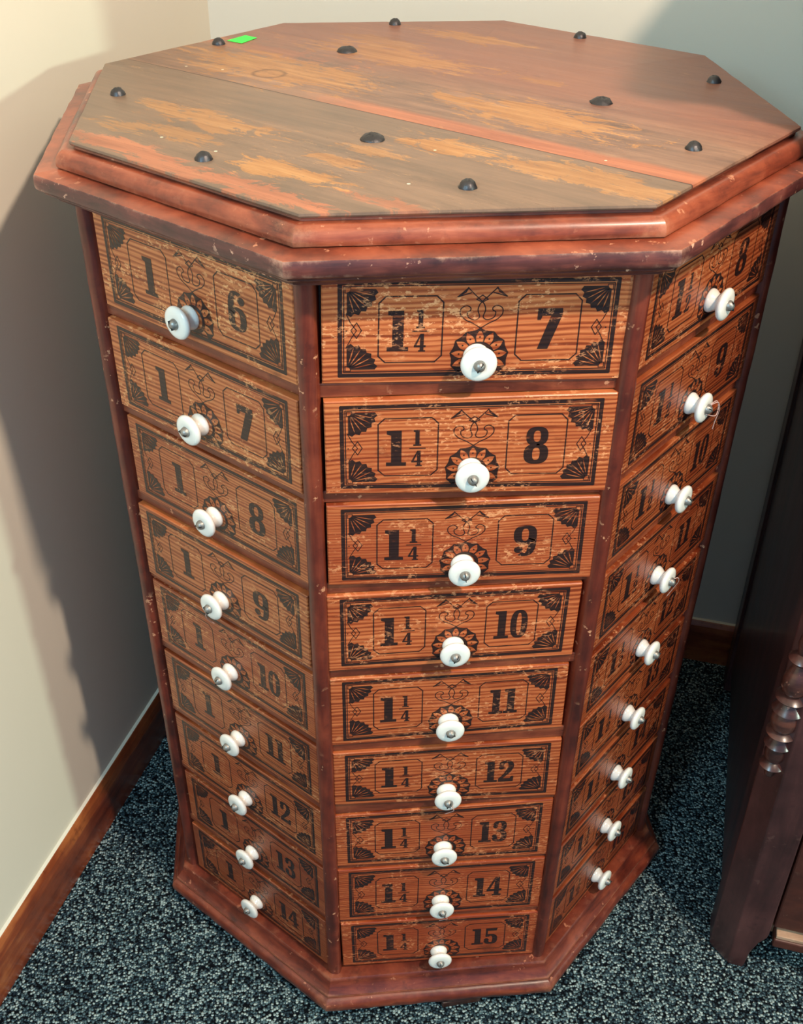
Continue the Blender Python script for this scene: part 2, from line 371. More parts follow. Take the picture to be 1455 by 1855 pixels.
def octa_profile(prof, sub=14, jitter=0.0, closed=False, seed=0, cap_bottom=True, cap_top=True, rim=(), sharp=None):
    """octagonal moulding: profile of (apothem, z); each side cut into sub pieces, edges worn a little"""
    bm = bmesh.new(); rings = []
    for pi_, (a, z) in enumerate(prof):
        ring = []
        for k in range(8):
            A = octv(a, k, z); B = octv(a, k+1, z)
            for s in range(sub):
                f = s/sub
                # finer near the mitres
                p = A.lerp(B, f)
                if jitter:
                    d = noise.noise(Vector((p.x*38+seed, p.y*38, z*60)))*jitter
                    d2 = noise.noise(Vector((p.x*110+seed, p.y*110, z*90+5)))*jitter*0.5
                    r = Vector((p.x, p.y, 0)).normalized()
                    p = p + r*(d+d2) + Vector((0, 0, d2*0.6))
                ring.append(bm.verts.new(p))
        rings.append(ring)
    n = 8*sub
    for a, b in zip(rings, rings[1:]):
        for i in range(n):
            j = (i+1) % n
            f = bm.faces.new((a[i], a[j], b[j], b[i]))
            if rings.index(a) in rim: f.material_index = 1
    if cap_top: bm.faces.new(rings[0])
    if cap_bottom: bm.faces.new(list(reversed(rings[-1])))
    bmesh.ops.recalc_face_normals(bm, faces=bm.faces)
    if sharp:
        for e in bm.edges:
            e.smooth = not (len(e.link_faces) == 2 and e.calc_face_angle(0) > math.radians(sharp))
        for a, b in zip(rings, rings[1:]):
            for k in range(8):
                e = bm.edges.get((a[k*sub], b[k*sub]))
                if e: e.smooth = False
    return bm

# ------------------------------------------------------------------ the room
bm = bmesh.new(); box_st(bm, CL, 3.2, -3.2, CB, -0.05, 0.0)
floor = struct('floor', bm, M_CARPET)
bm = bmesh.new(); box_st(bm, CL-0.1, CL, -3.2, CB+0.1, 0.0, 2.5)
struct('wall_left', bm, M_WALL)
bm = bmesh.new(); box_st(bm, CL, 3.2, CB, CB+0.1, 0.0, 2.5)
struct('wall_back', bm, M_WALL)
bm = bmesh.new(); box_st(bm, CL-0.1, 3.2, -3.2, CB+0.1, 2.5, 2.6)
struct('ceiling', bm, M_WALL)
def baseboard(name, L, place):
    prof = [(0.0, 0.0), (0.0085, 0.0), (0.0085, 0.055), (0.0070, 0.066), (0.0045, 0.0733), (0.0036, 0.0740), (0.0, 0.0752)]
    bm = bmesh.new(); nseg = 40; rows = []
    for i in range(nseg+1):
        x = -L + 2*L*i/nseg
        rows.append([bm.verts.new((x, -d, h)) for d, h in prof])
    for a, b in zip(rows, rows[1:]):
        for q in range(len(prof)-1): bm.faces.new((a[q], b[q], b[q+1], a[q+1]))
    bm.faces.new(rows[0]); bm.faces.new(list(reversed(rows[-1])))
    bmesh.ops.recalc_face_normals(bm, faces=bm.faces)
    for f in bm.faces:
        if len(f.verts) == 4 and f.calc_center_median().z > 0.0738: f.material_index = 1
    o = struct(name, bm, [M_BASEBOARD, M_WALL])
    o.location = place[0]; o.rotation_euler = (0, 0, place[1])
baseboard('baseboard_left', 1.75, (W(CL, CB-0.0085-1.75, 0), math.pi/2 - TH))
baseboard('baseboard_back', 1.75, (W(CL+1.75, CB, 0), -TH))

# ------------------------------------------------------------------ glyphs: heavy slab-serif figures as flat polygons (unit height)
def sup(cx, cy, a, b, th, e=2.6):
    c, s = math.cos(th), math.sin(th)
    return (cx + a*math.copysign(abs(c)**(2/e), c), cy + b*math.copysign(abs(s)**(2/e), s))
def ring_arc(cx, cy, ao, bo, ai, bi, t0=0, t1=360, n=28, e=2.6):
    q = []; m = max(3, int(n*abs(t1-t0)/360))
    for i in range(m):
        a0 = math.radians(t0+(t1-t0)*i/m); a1 = math.radians(t0+(t1-t0)*(i+1)/m)
        q.append([sup(cx, cy, ao, bo, a0, e), sup(cx, cy, ao, bo, a1, e), sup(cx, cy, ai, bi, a1, e), sup(cx, cy, ai, bi, a0, e)])
    return q
def rect(x0, y0, x1, y1): return [[(x0, y0), (x1, y0), (x1, y1), (x0, y1)]]
def ball(cx, cy, rx, ry): return [[sup(cx, cy, rx, ry, math.radians(a), 2.0) for a in range(0, 360, 24)]]
G = {}
G['1'] = (0.46, rect(0.11, 0, 0.38, 1) + rect(-0.02, 0, 0.50, 0.105) + [[(0.0, 1.0), (0.13, 1.0), (0.13, 0.86), (0.0, 0.90)]])
G['0'] = (0.60, ring_arc(0.30, 0.5, 0.30, 0.51, 0.085, 0.40))
G['8'] = (0.62, ring_arc(0.31, 0.755, 0.275, 0.255, 0.09, 0.15) + ring_arc(0.31, 0.27, 0.31, 0.28, 0.095, 0.17))
_six = ring_arc(0.31, 0.30, 0.31, 0.31, 0.095, 0.20) + ring_arc(0.31, 0.5, 0.31, 0.51, 0.095, 0.41, 62, 180) + rect(0.0, 0.28, 0.215, 0.52) + ball(0.47, 0.79, 0.12, 0.11)
G['6'] = (0.62, _six)
G['9'] = (0.62, [[(0.62-x, 1.0-y) for x, y in q] for q in _six])
G['7'] = (0.60, [[(0.02, 0.72), (0.10, 0.72), (0.13, 0.80), (0.13, 1.0), (0.02, 1.0)], [(0.10, 0.82), (0.60, 0.82), (0.60, 1.0), (0.10, 1.0)], [(0.34, 0.83), (0.60, 0.83), (0.32, 0.0), (0.07, 0.0)]])
G['2'] = (0.60, ring_arc(0.29, 0.72, 0.30, 0.29, 0.085, 0.19, -10, 170) + ball(0.11, 0.69, 0.11, 0.10) +
          [[(0.365, 0.70), (0.59, 0.68), (0.50, 0.50), (0.24, 0.22), (0.03, 0.0), (0.0, 0.14), (0.22, 0.40)]] + [[(0.0, 0.0), (0.58, 0.0), (0.60, 0.26), (0.50, 0.26), (0.46, 0.17), (0.0, 0.16)]])
G['3'] = (0.60, ring_arc(0.28, 0.755, 0.28, 0.255, 0.075, 0.155, -90, 165) + ring_arc(0.28, 0.27, 0.31, 0.28, 0.09, 0.175, -165, 90) + ball(0.11, 0.75, 0.10, 0.09) + ball(0.10, 0.26, 0.11, 0.10) + rect(0.16, 0.46, 0.32, 0.58))
G['4'] = (0.64, [[(0.34, 1.0), (0.42, 1.0), (0.13, 0.34), (0.0, 0.34)], [(0.0, 0.25), (0.64, 0.25), (0.64, 0.36), (0.0, 0.36)], [(0.32, 0.0), (0.53, 0.0), (0.53, 1.0), (0.34, 1.0)]] + rect(0.24, 0, 0.62, 0.085))
G['5'] = (0.60, [[(0.06, 0.84), (0.54, 0.84), (0.58, 1.0), (0.06, 1.0)], [(0.06, 0.45), (0.14, 0.45), (0.16, 1.0), (0.06, 1.0)]] + ring_arc(0.28, 0.31, 0.31, 0.32, 0.09, 0.21, -165, 140) + ball(0.10, 0.27, 0.11, 0.10))
def text_polys(txt, cx, cy, h, stretch=1.0, gap=0.09):
    w = sum(G[c][0] for c in txt)*stretch + gap*(len(txt)-1)
    x = cx - w*h/2; out = []
    for c in txt:
        for q in G[c][1]: out.append([(x + px*stretch*h, cy - h/2 + py*h) for px, py in q])
        x += (G[c][0]*stretch + gap)*h
    return out
def line(pts, w, closed=False):
    """polyline as thin quads with joints"""
    out = []; P = [Vector(p) for p in pts]
    if closed: P.append(P[0])
    for a, b in zip(P, P[1:]):
        d = b-a
        if d.length < 1e-6: continue
        d.normalize(); nrm = Vector((-d.y, d.x))*w/2; e = d*w*0.35
        out.append([tuple(a-e-nrm), tuple(b+e-nrm), tuple(b+e+nrm), tuple(a-e+nrm)])
    return out
def spline(pts, n=5):
    P = [Vector(p) for p in pts]; out = []
    for i in range(len(P)-1):
        p0 = P[max(i-1, 0)]; p1 = P[i]; p2 = P[i+1]; p3 = P[min(i+2, len(P)-1)]
        for k in range(n):
            s = k/n
            out.append(tuple(0.5*((2*p1) + (p2-p0)*s + (2*p0-5*p1+4*p2-p3)*s*s + (3*p1-p0-3*p2+p3)*s**3)))
    out.append(tuple(P[-1])); return out
def fan(cx, cy, sx, sy, R=18.5):
    """scalloped shell in a corner of the border; sx, sy point into the drawer"""
    out = []; n = 6
    for i in range(n):
        a0, a1 = i*90/n, (i+1)*90/n; rs = [2.2, 4.5, 7, 10, 13, 15.5, 17.2, 18.5]
        rs = [r*R/18.5 for r in rs]
        def gap(r):
            if r < 5*R/18.5 or r > 17.5*R/18.5: return 0.0
            return 0.42*math.sin(math.pi*(r/R*18.5-5)/12.5)**0.7
        prev = None
        for r in rs:
            rr = r if r < R else R*(1.0)
            g = math.degrees(gap(r)/r)
            l, h = math.radians(a0+g*(0.0 if i == 0 else 1)), math.radians(a1-g*(0.0 if i == n-1 else 1))
            cur = ((rr*math.cos(l), rr*math.sin(l)), (rr*math.cos(h), rr*math.sin(h)))
            if prev: out.append([prev[0], prev[1], cur[1], cur[0]])
            prev = cur
        # scallop
        m = math.radians((a0+a1)/2); l, h = math.radians(a0), math.radians(a1)
        out.append([(R*math.cos(l), R*math.sin(l)), (R*math.cos(h), R*math.sin(h)), (R*1.10*math.cos(m), R*1.10*math.sin(m))])
    res = [[(cx+sx*x*1.02, cy+sy*y*0.95) for x, y in q] for q in out]
    # little square in the very corner
    res += line([(cx-sx*1.0, cy-sy*1.0), (cx+sx*2.6, cy-sy*1.0), (cx+sx*2.6, cy+sy*2.6), (cx-sx*1.0, cy+sy*2.6)], 0.5, True)
    return res
def rosette(cx, cy):
    out = []; n = 13; r1 = 18.4
    for i in range(n):
        a0 = math.radians(90 + (i)*360/n); a1 = math.radians(90 + (i+1)*360/n)
        rs = [9.2, 10.5, 12, 13.5, 15, 16.5, 17.4]
        hw = lambda r: 0.0 if r > 17.2 else 2.45*(1-((r-12.2)/5.0)**2) if r > 12.2 else 2.45 - (12.2-r)*0.2
        prev = None
        for r in rs:
            g = max(0.0, hw(r))/r
            l, h = a0+g, a1-g
            if h < l: l = h = (a0+a1)/2
            cur = ((r*math.cos(l), r*math.sin(l)), (r*math.cos(h), r*math.sin(h)))
            if prev: out.append([prev[0], prev[1], cur[1], cur[0]])
            prev = cur
        m = (a0+a1)/2
        out.append([(17.3*math.cos(a0), 17.3*math.sin(a0)), (17.3*math.cos(m), 17.3*math.sin(m)), (16.4*math.cos(m), 16.4*math.sin(m))])
        out.append([(17.3*math.cos(m), 17.3*math.sin(m)), (17.3*math.cos(a1), 17.3*math.sin(a1)), (16.4*math.cos(m), 16.4*math.sin(m))])
        out.append([(17.3*math.cos(a0), 17.3*math.sin(a0)), (18.4*math.cos(a0), 18.4*math.sin(a0)), (17.1*math.cos(m), 17.1*math.sin(m))])
        out.append([(18.4*math.cos(a1), 18.4*math.sin(a1)), (17.3*math.cos(a1), 17.3*math.sin(a1)), (17.1*math.cos(m), 17.1*math.sin(m))])
        out += [[(12.6*math.cos(a0)+0.65*math.cos(b), 12.6*math.sin(a0)+0.65*math.sin(b)) for b in (0, 1.2, 2.5, 3.8, 5.0)]]
    for i in range(28):
        a0, a1 = 2*math.pi*i/28, 2*math.pi*(i+1)/28
        out.append([(7.0*math.cos(a0), 7.0*math.sin(a0)), (7.0*math.cos(a1), 7.0*math.sin(a1)), (9.6*math.cos(a1), 9.6*math.sin(a1)), (9.6*math.cos(a0), 9.6*math.sin(a0))])
    res = []
    for q in out:
        qq = [(cx+x*1.1, cy+y*1.1) for x, y in q]
        if sum(p[1] for p in qq)/len(qq) > -31.5 and max(p[1] for p in qq) > -31: res.append(qq)
    return res
def ornament():
    px = lambda x, y: ((x-716)*0.157 + 2.0, (265-y)*0.165 + 0.5)
    out = []
    for m in (1, -1):
        f = lambda x, y: px(716+m*(x-716), y)
        out += line([f(718, 150), f(697, 132), f(655, 92), f(612, 128), f(668, 112)], 0.75)
        out += line([f(655, 90), f(645, 108), f(612, 128)], 0.9)
        out += line(spline([f(716, 262), f(680, 240), f(650, 226), f(627, 203), f(628, 178), f(650, 166), f(668, 174), f(668, 186), f(656, 194), f(662, 216), f(690, 226), f(708, 214), f(700, 185), f(706, 162), f(716, 150)]), 0.7)
        out += line([f(716, 152), f(692, 140), f(716, 122)], 0.7)
        out += line([f(716, 262), f(700, 272), f(716, 274)], 0.6)
    return out
def side_mark(m):
    out = line([(m*87.5, 12.5), (m*84.5, 6), (m*80.5, 0.5), (m*84, -5), (m*87.5, -12)], 0.55)
    out += line([(m*80.5, 6), (m*77.3, 0.5), (m*80.5, -5), (m*84.2, 0.5)], 0.6, True)
    out += [[(m*87.2+0.6*math.cos(b), 0.2+0.6*math.sin(b)) for b in (0, 1.2, 2.5, 3.8, 5.0)]]
    return out
def cut_box(x0, y0, x1, y1, c=4.6):
    return line([(x0+c, y0), (x1-c, y0), (x1, y0+c), (x1, y1-c), (x1-c, y1), (x0+c, y1), (x0, y1-c), (x0, y0+c)], 0.9, True)
_frame = (line([(-91.5, -32.3), (92.5, -32.3), (92.5, 33.6), (-91.5, 33.6)], 2.9, True) +
          line([(-89.0, -29.9), (90.0, -29.9), (90.0, 31.2), (-89.0, 31.2)], 0.7, True))
_fans = fan(-87.0, 29.3, 1, -1) + fan(88.0, 29.3, -1, -1) + fan(-87.0, -28.0, 1, 1) + fan(88.0, -28.0, -1, 1)
_common = _frame + _fans + rosette(2.0, -19.3) + ornament() + side_mark(-1) + side_mark(1)
_boxes = cut_box(-66, -23, -23.5, 24) + cut_box(26.5, -23, 69, 24)
def print_polys(size, num):
    out = list(_common)
    if num is None: return out
    out += _boxes
    if size == '1': out += text_polys('1', -44.5, -0.3, 29, 0.95)
    else:
        out += text_polys('1', -53.5, -0.3, 29, 0.95)
        out += text_polys('1', -38.3, 8.0, 13, 0.85)
        out += rect(-43.8, -0.9, -32.2, -0.1)
        out += text_polys(size[-1], -38.3, -8.9, 13, 0.95)
    s = str(num)
    out += text_polys(s, 48.0, -0.3, 29, 1.0 if len(s) == 1 else 0.82, 0.07)
    return out

# ------------------------------------------------------------------ the cabinet
cab = thing('bolt_cabinet', 'tall red-brown octagonal wooden hardware cabinet with numbered drawers and white knobs', 'cabinet')
Z0, PITCHZ, HD, HW = 0.8298, 0.0871, 0.0768, 0.1040
XC = 0.0

# carcass behind the drawers
obj('carcass', octa_profile([(0.2605, 0.842), (0.2605, 0.045)], 1), M_SHELL, cab)

# base: flat top, curved moulding, groove, rounded lower bead
prof = [(0.262, 0.0525), (0.2792, 0.0515), (0.2806, 0.0500), (0.2812, 0.0470), (0.2822, 0.0440), (0.2845, 0.0400), (0.2872, 0.0365), (0.2895, 0.0345), (0.2900, 0.0325), (0.2880, 0.0318)]
obj('base_moulding', octa_profile(prof + [(0.262, 0.0315)], 16, 0.0006, seed=3, sharp=32), M_BASE, cab, smooth=True)
prof = [(0.262, 0.0314), (0.2885, 0.0312), (0.2925, 0.0300), (0.2953, 0.0265), (0.2965, 0.0220), (0.2960, 0.0165), (0.2935, 0.0120), (0.2890, 0.0095), (0.262, 0.0090)]
obj('base_board', octa_profile(prof, 16, 0.0011, seed=9, sharp=40), M_BASE, cab, smooth=True)
# turning stand below, its feet just showing
bm = bmesh.new()
for k in range(4):
    a = math.radians(-85 + 90*k); d = Vector((math.cos(a), math.sin(a), 0)); q = Vector((-d.y, d.x, 0))
    A, B = d*0.03, d*0.294
    hexa(bm, [A-q*0.028, B-q*0.022, B+q*0.022, A+q*0.028] + [p+Vector((0, 0, 0.0095)) for p in (A-q*0.028, B-q*0.022, B+q*0.022, A+q*0.028)])
obj('turning_stand', bm, M_SHELL, cab, bevel=0.002)

# cornice board, rounded bead, thin top
prof = [(0.262, 0.8560), (0.2800, 0.8558), (0.2960, 0.8546), (0.2979, 0.8541), (0.2986, 0.8528), (0.2990, 0.8500), (0.2990, 0.8462), (0.2982, 0.8438), (0.2966, 0.8424), (0.2940, 0.8420), (0.2932, 0.8412), (0.2928, 0.8395), (0.2905, 0.8378), (0.2870, 0.8368), (0.2850, 0.8350), (0.2838, 0.8330), (0.262, 0.8325)]
obj('cornice', octa_profile(prof, 24, 0.0008, seed=21, sharp=34, rim=range(3, 20)), [M_MOULD, M_RIM], cab, smooth=True)
prof = [(0.262, 0.8702), (0.2675, 0.8698), (0.2682, 0.8680), (0.2730, 0.8680), (0.2745, 0.8684), (0.2770, 0.8680), (0.2798, 0.8662), (0.2817, 0.8635), (0.2825, 0.8605), (0.2825, 0.8580), (0.2818, 0.8566), (0.2800, 0.8561), (0.262, 0.8560)]
obj('bead_moulding', octa_profile(prof, 16, 0.0005, seed=33, sharp=40), M_MOULD, cab, smooth=True)
prof = [(0.10, 0.8739), (0.2700, 0.8739), (0.2710, 0.8734), (0.2712, 0.8718), (0.2704, 0.8706), (0.2680, 0.8702), (0.262, 0.8701)]
obj('top_board', octa_profile(prof, 18, 0.0005, seed=44, sharp=30), M_TOP, cab, smooth=True)

# dark bolt heads
def dome(r, h, seed):
    rng = random.Random(seed)
    prof = [(r*1.08, 0.0), (r*1.04, h*0.18), (r*0.93, h*0.45), (r*0.74, h*0.72), (r*0.48, h*0.91), (r*0.22, h*0.99), (0, h)]
    bm = lathe(prof, 14)
    for v in bm.verts:
        v.co += Vector((rng.uniform(-1, 1), rng.uniform(-1, 1), rng.uniform(-1, 1)))*r*0.055
    return bm
for i, (x, y) in enumerate([(-.174, .181), (-.001, .258), (.172, .190), (.247, .018), (.171, -.162), (-.002, -.232), (-.174, -.162), (-.249, .009)]):
    obj('bolt_head', dome(0.0058, 0.0056, i), M_IRON, cab, smooth=True, loc=(x, y, 0.8737))
for i, (x, y) in enumerate([(-.056, .146), (.135, -.039), (-.055, -.124)]):
    b = obj('bolt_head', dome(0.0088, 0.0044, 40+i), M_IRON, cab, smooth=True, loc=(x, y, 0.8737))
# neon green price sticker at the back-left edge
g = [(-0.1665, 0.1935), (-0.1525, 0.1815), (-0.1385, 0.2035), (-0.1495, 0.2145)]
bm = bmesh.new()
hexa(bm, [(x, y, 0.8741) for x, y in g] + [(x, y, 0.8744) for x, y in g])
tagm = obj('price_sticker', bm, M_GREEN, cab); tagm['label'] = 'neon green paper sticker'

# corner posts (thin rounded strips over the corners)
POST_R = 0.2895
def post_mesh(seed):
    bm = bmesh.new(); rings = []
    nz = 60; z0, z1 = 0.0518, 0.834
    for i in range(nz+1):
        z = z0 + (z1-z0)*i/nz; ring = []
        for (tx, ry) in [(-0.0050, -0.022), (-0.0066, -0.004), (-0.0071, 0.0), (-0.0066, 0.0034), (-0.0046, 0.0060), (-0.0018, 0.0073), (0.0018, 0.0073), (0.0046, 0.0060), (0.0066, 0.0034), (0.0071, 0.0), (0.0066, -0.004), (0.0050, -0.022)]:
            j = noise.noise(Vector((tx*150+seed*7, ry*90, z*34)))*0.0006 + noise.noise(Vector((tx*60, seed*3.3, z*8)))*0.0005
            ring.append(bm.verts.new((tx + j, -(ry + j), z)))
        rings.append(ring)
    m = len(rings[0])
    for a, b in zip(rings, rings[1:]):
        for i in range(m):
            j = (i+1) % m
            bm.faces.new((a[i], a[j], b[j], b[i]))
    bm.faces.new(rings[0]); bm.faces.new(rings[-1])
    bmesh.ops.recalc_face_normals(bm, faces=bm.faces)
    return bm
for k in range(8):
    v = octv(1, k, 0); v.normalize(); v *= POST_R
    o = obj('corner_post', post_mesh(k), M_POST, cab, smooth=True, auto=45, loc=(v.x, v.y, 0))
    o.rotation_euler = (0, 0, math.atan2(v.y, v.x) + math.pi/2)

# drawers
def drawer_mesh(quad, polys, bow=0.0):
    """quad: TL TR BR BL in (x, z) metres about the drawer's centre; front face at y = 0, looking to -y"""
    TL, TR, BR, BL = [Vector(q) for q in quad]
    def P(u, v): return (TL*(1-u)+TR*u)*(1-v) + (BL*(1-u)+BR*u)*v
    bm = bmesh.new(); nu, nv = 24, 8
    grid = [[None]*(nv+1) for _ in range(nu+1)]
    for i in range(nu+1):
        for j in range(nv+1):
            q = P(i/nu, j/nv)
            e = min(i, nu-i, 1)*min(j, nv-j, 1)
            grid[i][j] = bm.verts.new((q.x, 0.0 if e else 0.0007, q.y))
    for i in range(nu):
        for j in range(nv):
            bm.faces.new((grid[i][j], grid[i][j+1], grid[i+1][j+1], grid[i+1][j]))
    # pull the outer ring to a tight bevel
    for i in range(nu+1):
        for j in range(nv+1):
            uu, vv = i/nu, j/nv
            if i == 1: uu = 0.004
            if i == nu-1: uu = 0.996
            if j == 1: vv = 0.010
            if j == nv-1: vv = 0.990
            q = P(uu, vv); grid[i][j].co.x = q.x; grid[i][j].co.z = q.y
    # sides and back
    loop = [grid[i][0] for i in range(nu+1)] + [grid[nu][j] for j in range(1, nv+1)] + [grid[i][nv] for i in range(nu-1, -1, -1)] + [grid[0][j] for j in range(nv-1, 0, -1)]
    back = [bm.verts.new((v.co.x, 0.0092, v.co.z)) for v in loop]
    n = len(loop)
    for i in range(n): bm.faces.new((loop[i], loop[(i+1) % n], back[(i+1) % n], back[i]))
    bm.faces.new(list(reversed(back)))
    bmesh.ops.recalc_face_normals(bm, faces=bm.faces)
    # the print lies on the wood
    for qi, q in enumerate(polys):
        vs = []; yq = -0.00014 - (qi % 13)*0.000004
        for x, y in q:
            u = 0.5 + x/207.0; v = 0.5 - y/76.8
            u = min(max(u, 0.006), 0.994); v = min(max(v, 0.014), 0.986)
            w = P(u, v); vs.append(bm.verts.new((w.x, yq, w.y)))
        try:
            f = bm.faces.new(vs); f.material_index = 1; f.normal_update()
            if f.normal.y > 0: f.normal_flip()
        except ValueError: pass
    return bm
KNOB = [(0, 0.0), (0.0088, 0.0), (0.0091, 0.0012), (0.0089, 0.0026), (0.0080, 0.0042), (0.0068, 0.0058), (0.0063, 0.0072), (0.0067, 0.0084), (0.0085, 0.0096), (0.0108, 0.0104), (0.0121, 0.0116), (0.0125, 0.0130), (0.0120, 0.0143), (0.0106, 0.0152), (0.0082, 0.0158), (0.0055, 0.0160), (0.0043, 0.0157), (0, 0.0156)]
knob0 = obj('knob', lathe(KNOB, 40, axis='-y'), M_CERAMIC, None, smooth=True)
bm = lathe([(0.0042, 0.0), (0.0041, 0.0010), (0.0036, 0.0027), (0.0026, 0.0040), (0.0013, 0.0047), (0, 0.0048)], 20, axis='-y')
box(bm, -0.0036, 0.0036, -0.00472, -0.0010, -0.00030, 0.00030, 1)
screw0 = obj('screw', bm, [M_SCREW, M_SLOT], None, smooth=True, auto=50)
C.objects.unlink(knob0); C.objects.unlink(screw0)
front_obs = [
 [None, (.1061, .8295), (.1070, .7515), (-.1018, .7565)],
 [(-.1013, .7440), (.1052, .7421), (.1068, .6600), (-.1017, .6688)],
 [(-.1020, .6571), (.1040, .6541), (.1055, .5770), (-.1025, .5830)],
 [(-.1046, .5710), (.1000, .5707), (.1000, .4935), (-.1047, .4914)],
 [(-.1046, .4807), (.0990, .4821), (.1005, .4056), (-.1050, .4014)],
 [(-.1042, .3914), (.1022, .3906), (.1040, .3145), (-.1045, .3230)],
 [(-.1049, .3058), (.1030, .3076), (.1040, .2250), (-.1042, .2304)],
 [(-.1038, .2234), (.1034, .2190), (.1040, .1379), (-.1040, .1411)],
 [(-.1030, .1350), (.1050, .1290), (.1065, .0540), (-.1017, .0600)]]
front_obs[0][0] = (-.1000, .8330)
rng = random.Random(7)
FACES = {-1: ('1', 6), 0: ('1 4', 7), 1: ('1 2', 8), -2: ('', None), 2: ('', None)}
strings = []
for face, (size, first) in FACES.items():
    ang = face*math.pi/4
    ca, sa = math.cos(ang), math.sin(ang)
    for i in range(9):
        zt = Z0 - PITCHZ*i; zc = zt - HD/2
        if face == 0:
            quad = [(x, z-zc) for x, z in front_obs[i]]
        else:
            tilt = rng.uniform(-0.008, 0.008); dx = rng.uniform(-0.0010, 0.0010)
            xl = 0.0050 if face < 0 else 0.0
            quad = [(dx-HW+xl, HD/2-tilt*HW), (dx+HW, HD/2+tilt*HW), (dx+HW, -HD/2+tilt*HW), (dx-HW+xl, -HD/2-tilt*HW)]
        num = None if first is None else first+i
        bm = drawer_mesh(quad, print_polys(size, num))
        pull = rng.uniform(0.0000, 0.0012)
        if face == 0 and i == 1: pull = 0.0030
        if face == 0 and i == 2: pull = 0.0018
        if face == -1 and i in (1, 3): pull = 0.0028
        yl = -0.2700 - pull
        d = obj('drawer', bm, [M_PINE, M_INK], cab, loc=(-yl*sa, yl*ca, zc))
        d.rotation_euler = (0, 0, ang)
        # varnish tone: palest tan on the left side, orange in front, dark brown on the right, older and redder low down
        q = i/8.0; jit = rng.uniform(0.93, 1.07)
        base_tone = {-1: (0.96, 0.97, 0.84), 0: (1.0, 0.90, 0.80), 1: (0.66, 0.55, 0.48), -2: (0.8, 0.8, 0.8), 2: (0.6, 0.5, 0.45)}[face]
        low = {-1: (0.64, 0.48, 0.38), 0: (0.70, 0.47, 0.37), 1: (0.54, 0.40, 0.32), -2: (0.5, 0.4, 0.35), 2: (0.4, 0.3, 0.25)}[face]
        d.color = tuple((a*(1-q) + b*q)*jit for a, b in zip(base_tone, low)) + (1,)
        # knob and screw
        kz = (quad[0][1]+quad[1][1])/2 - 0.0575; kx = (quad[0][0]+quad[1][0])/2 + 0.0002 - (0.0025 if face < 0 else 0.0)
        kx += rng.uniform(-0.0006, 0.0006)
        k = knob0.copy(); C.objects.link(k); k.parent = d; k.location = (kx, -0.0001, kz)
        s = screw0.copy(); C.objects.link(s); s.parent = d; s.location = (kx, -0.0155, kz)
        s.rotation_euler = (0, rng.uniform(0, 3.1), 0)
        if (face, i) in ((1, 1), (1, 3), (-1, 3), (0, 5), (0, 7)): strings.append((d, face, i, kx, kz))
        # divider rail under each drawer but the last
        if i < 8:
            if face == 0:
                a0, a1 = front_obs[i][3][1], front_obs[i][2][1]; b0, b1 = front_obs[i+1][0][1], front_obs[i+1][1][1]
            else:
                a0 = a1 = zt-HD; b0 = b1 = zt-PITCHZ
            bm = bmesh.new()
            xl = 0.1055; y0, y1 = -0.2680, -0.2600
            g0 = 0.0008
            hexa(bm, [(-xl, y0, b0+g0-zc), (xl, y0, b1+g0-zc), (xl, y1, b1+g0-zc), (-xl, y1, b0+g0-zc), (-xl, y0, a0-g0-zc), (xl, y0, a1-g0-zc), (xl, y1, a1-g0-zc), (-xl, y1, a0-g0-zc)])
            r = obj('rail', bm, M_RAIL, cab, loc=(0, 0, zc), bevel=0.0008)
            r.rotation_euler = (0, 0, ang)

# thin strings left tied round some of the screws
def tube(pts, r, n=6):
    bm = bmesh.new(); rings = []
    P = [Vector(p) for p in pts]
    for i, p in enumerate(P):
        d = (P[min(i+1, len(P)-1)] - P[max(i-1, 0)]).normalized()
        a = d.orthogonal().normalized(); b = d.cross(a)
        rings.append([bm.verts.new(p + (a*math.cos(2*math.pi*k/n) + b*math.sin(2*math.pi*k/n))*r) for k in range(n)])
    for x, y in zip(rings, rings[1:]):
        for k in range(n):
            j = (k+1) % n
            bm.faces.new((x[k], x[j], y[j], y[k]))
    bm.faces.new(rings[0]); bm.faces.new(list(reversed(rings[-1])))
    bmesh.ops.recalc_face_normals(bm, faces=bm.faces)
    return bm
def sp3(pts, n=6):
    P = [Vector(p) for p in pts]; out = []
    for i in range(len(P)-1):
        p0 = P[max(i-1, 0)]; p1 = P[i]; p2 = P[i+1]; p3 = P[min(i+2, len(P)-1)]
        for k in range(n):
            s = k/n
            out.append(0.5*((2*p1) + (p2-p0)*s + (2*p0-5*p1+4*p2-p3)*s*s + (3*p1-p0-3*p2+p3)*s**3))
    out.append(P[-1]); return out
for d, face, i, kx, kz in strings:
    y = -0.0168
    if (face, i) == (1, 1):
        pts = [(kx-.003, y, kz-.003), (kx+.006, y-.004, kz-.007), (kx+.013, y-.003, kz-.006), (kx+.014, y-.002, kz+.000), (kx+.008, y-.002, kz+.005), (kx+.001, y-.001, kz+.004),
               (kx+.010, y-.003, kz+.003), (kx+.016, y-.003, kz-.006), (kx+.017, y-.001, kz-.018), (kx+.018, y, kz-.026)]
    elif (face, i) == (1, 3):
        pts = [(kx+.002, y, kz+.002), (kx+.008, y-.002, kz+.001), (kx+.013, y-.001, kz-.007), (kx+.013, y+.003, kz-.018), (kx+.011, y+.006, kz-.026)]
    elif face == -1:
        pts = [(kx+.001, y, kz-.002), (kx-.003, y-.001, kz-.008), (kx-.006, y+.004, kz-.018), (kx-.006, y+.010, kz-.026)]
    else:
        pts = [(kx+.001, y, kz+.001), (kx+.005, y-.001, kz-.008), (kx+.003, y+.005, kz-.018), (kx-.001, y+.010, kz-.026)]
    obj('string', tube(sp3(pts), 0.00038), M_STRING, d, smooth=True)

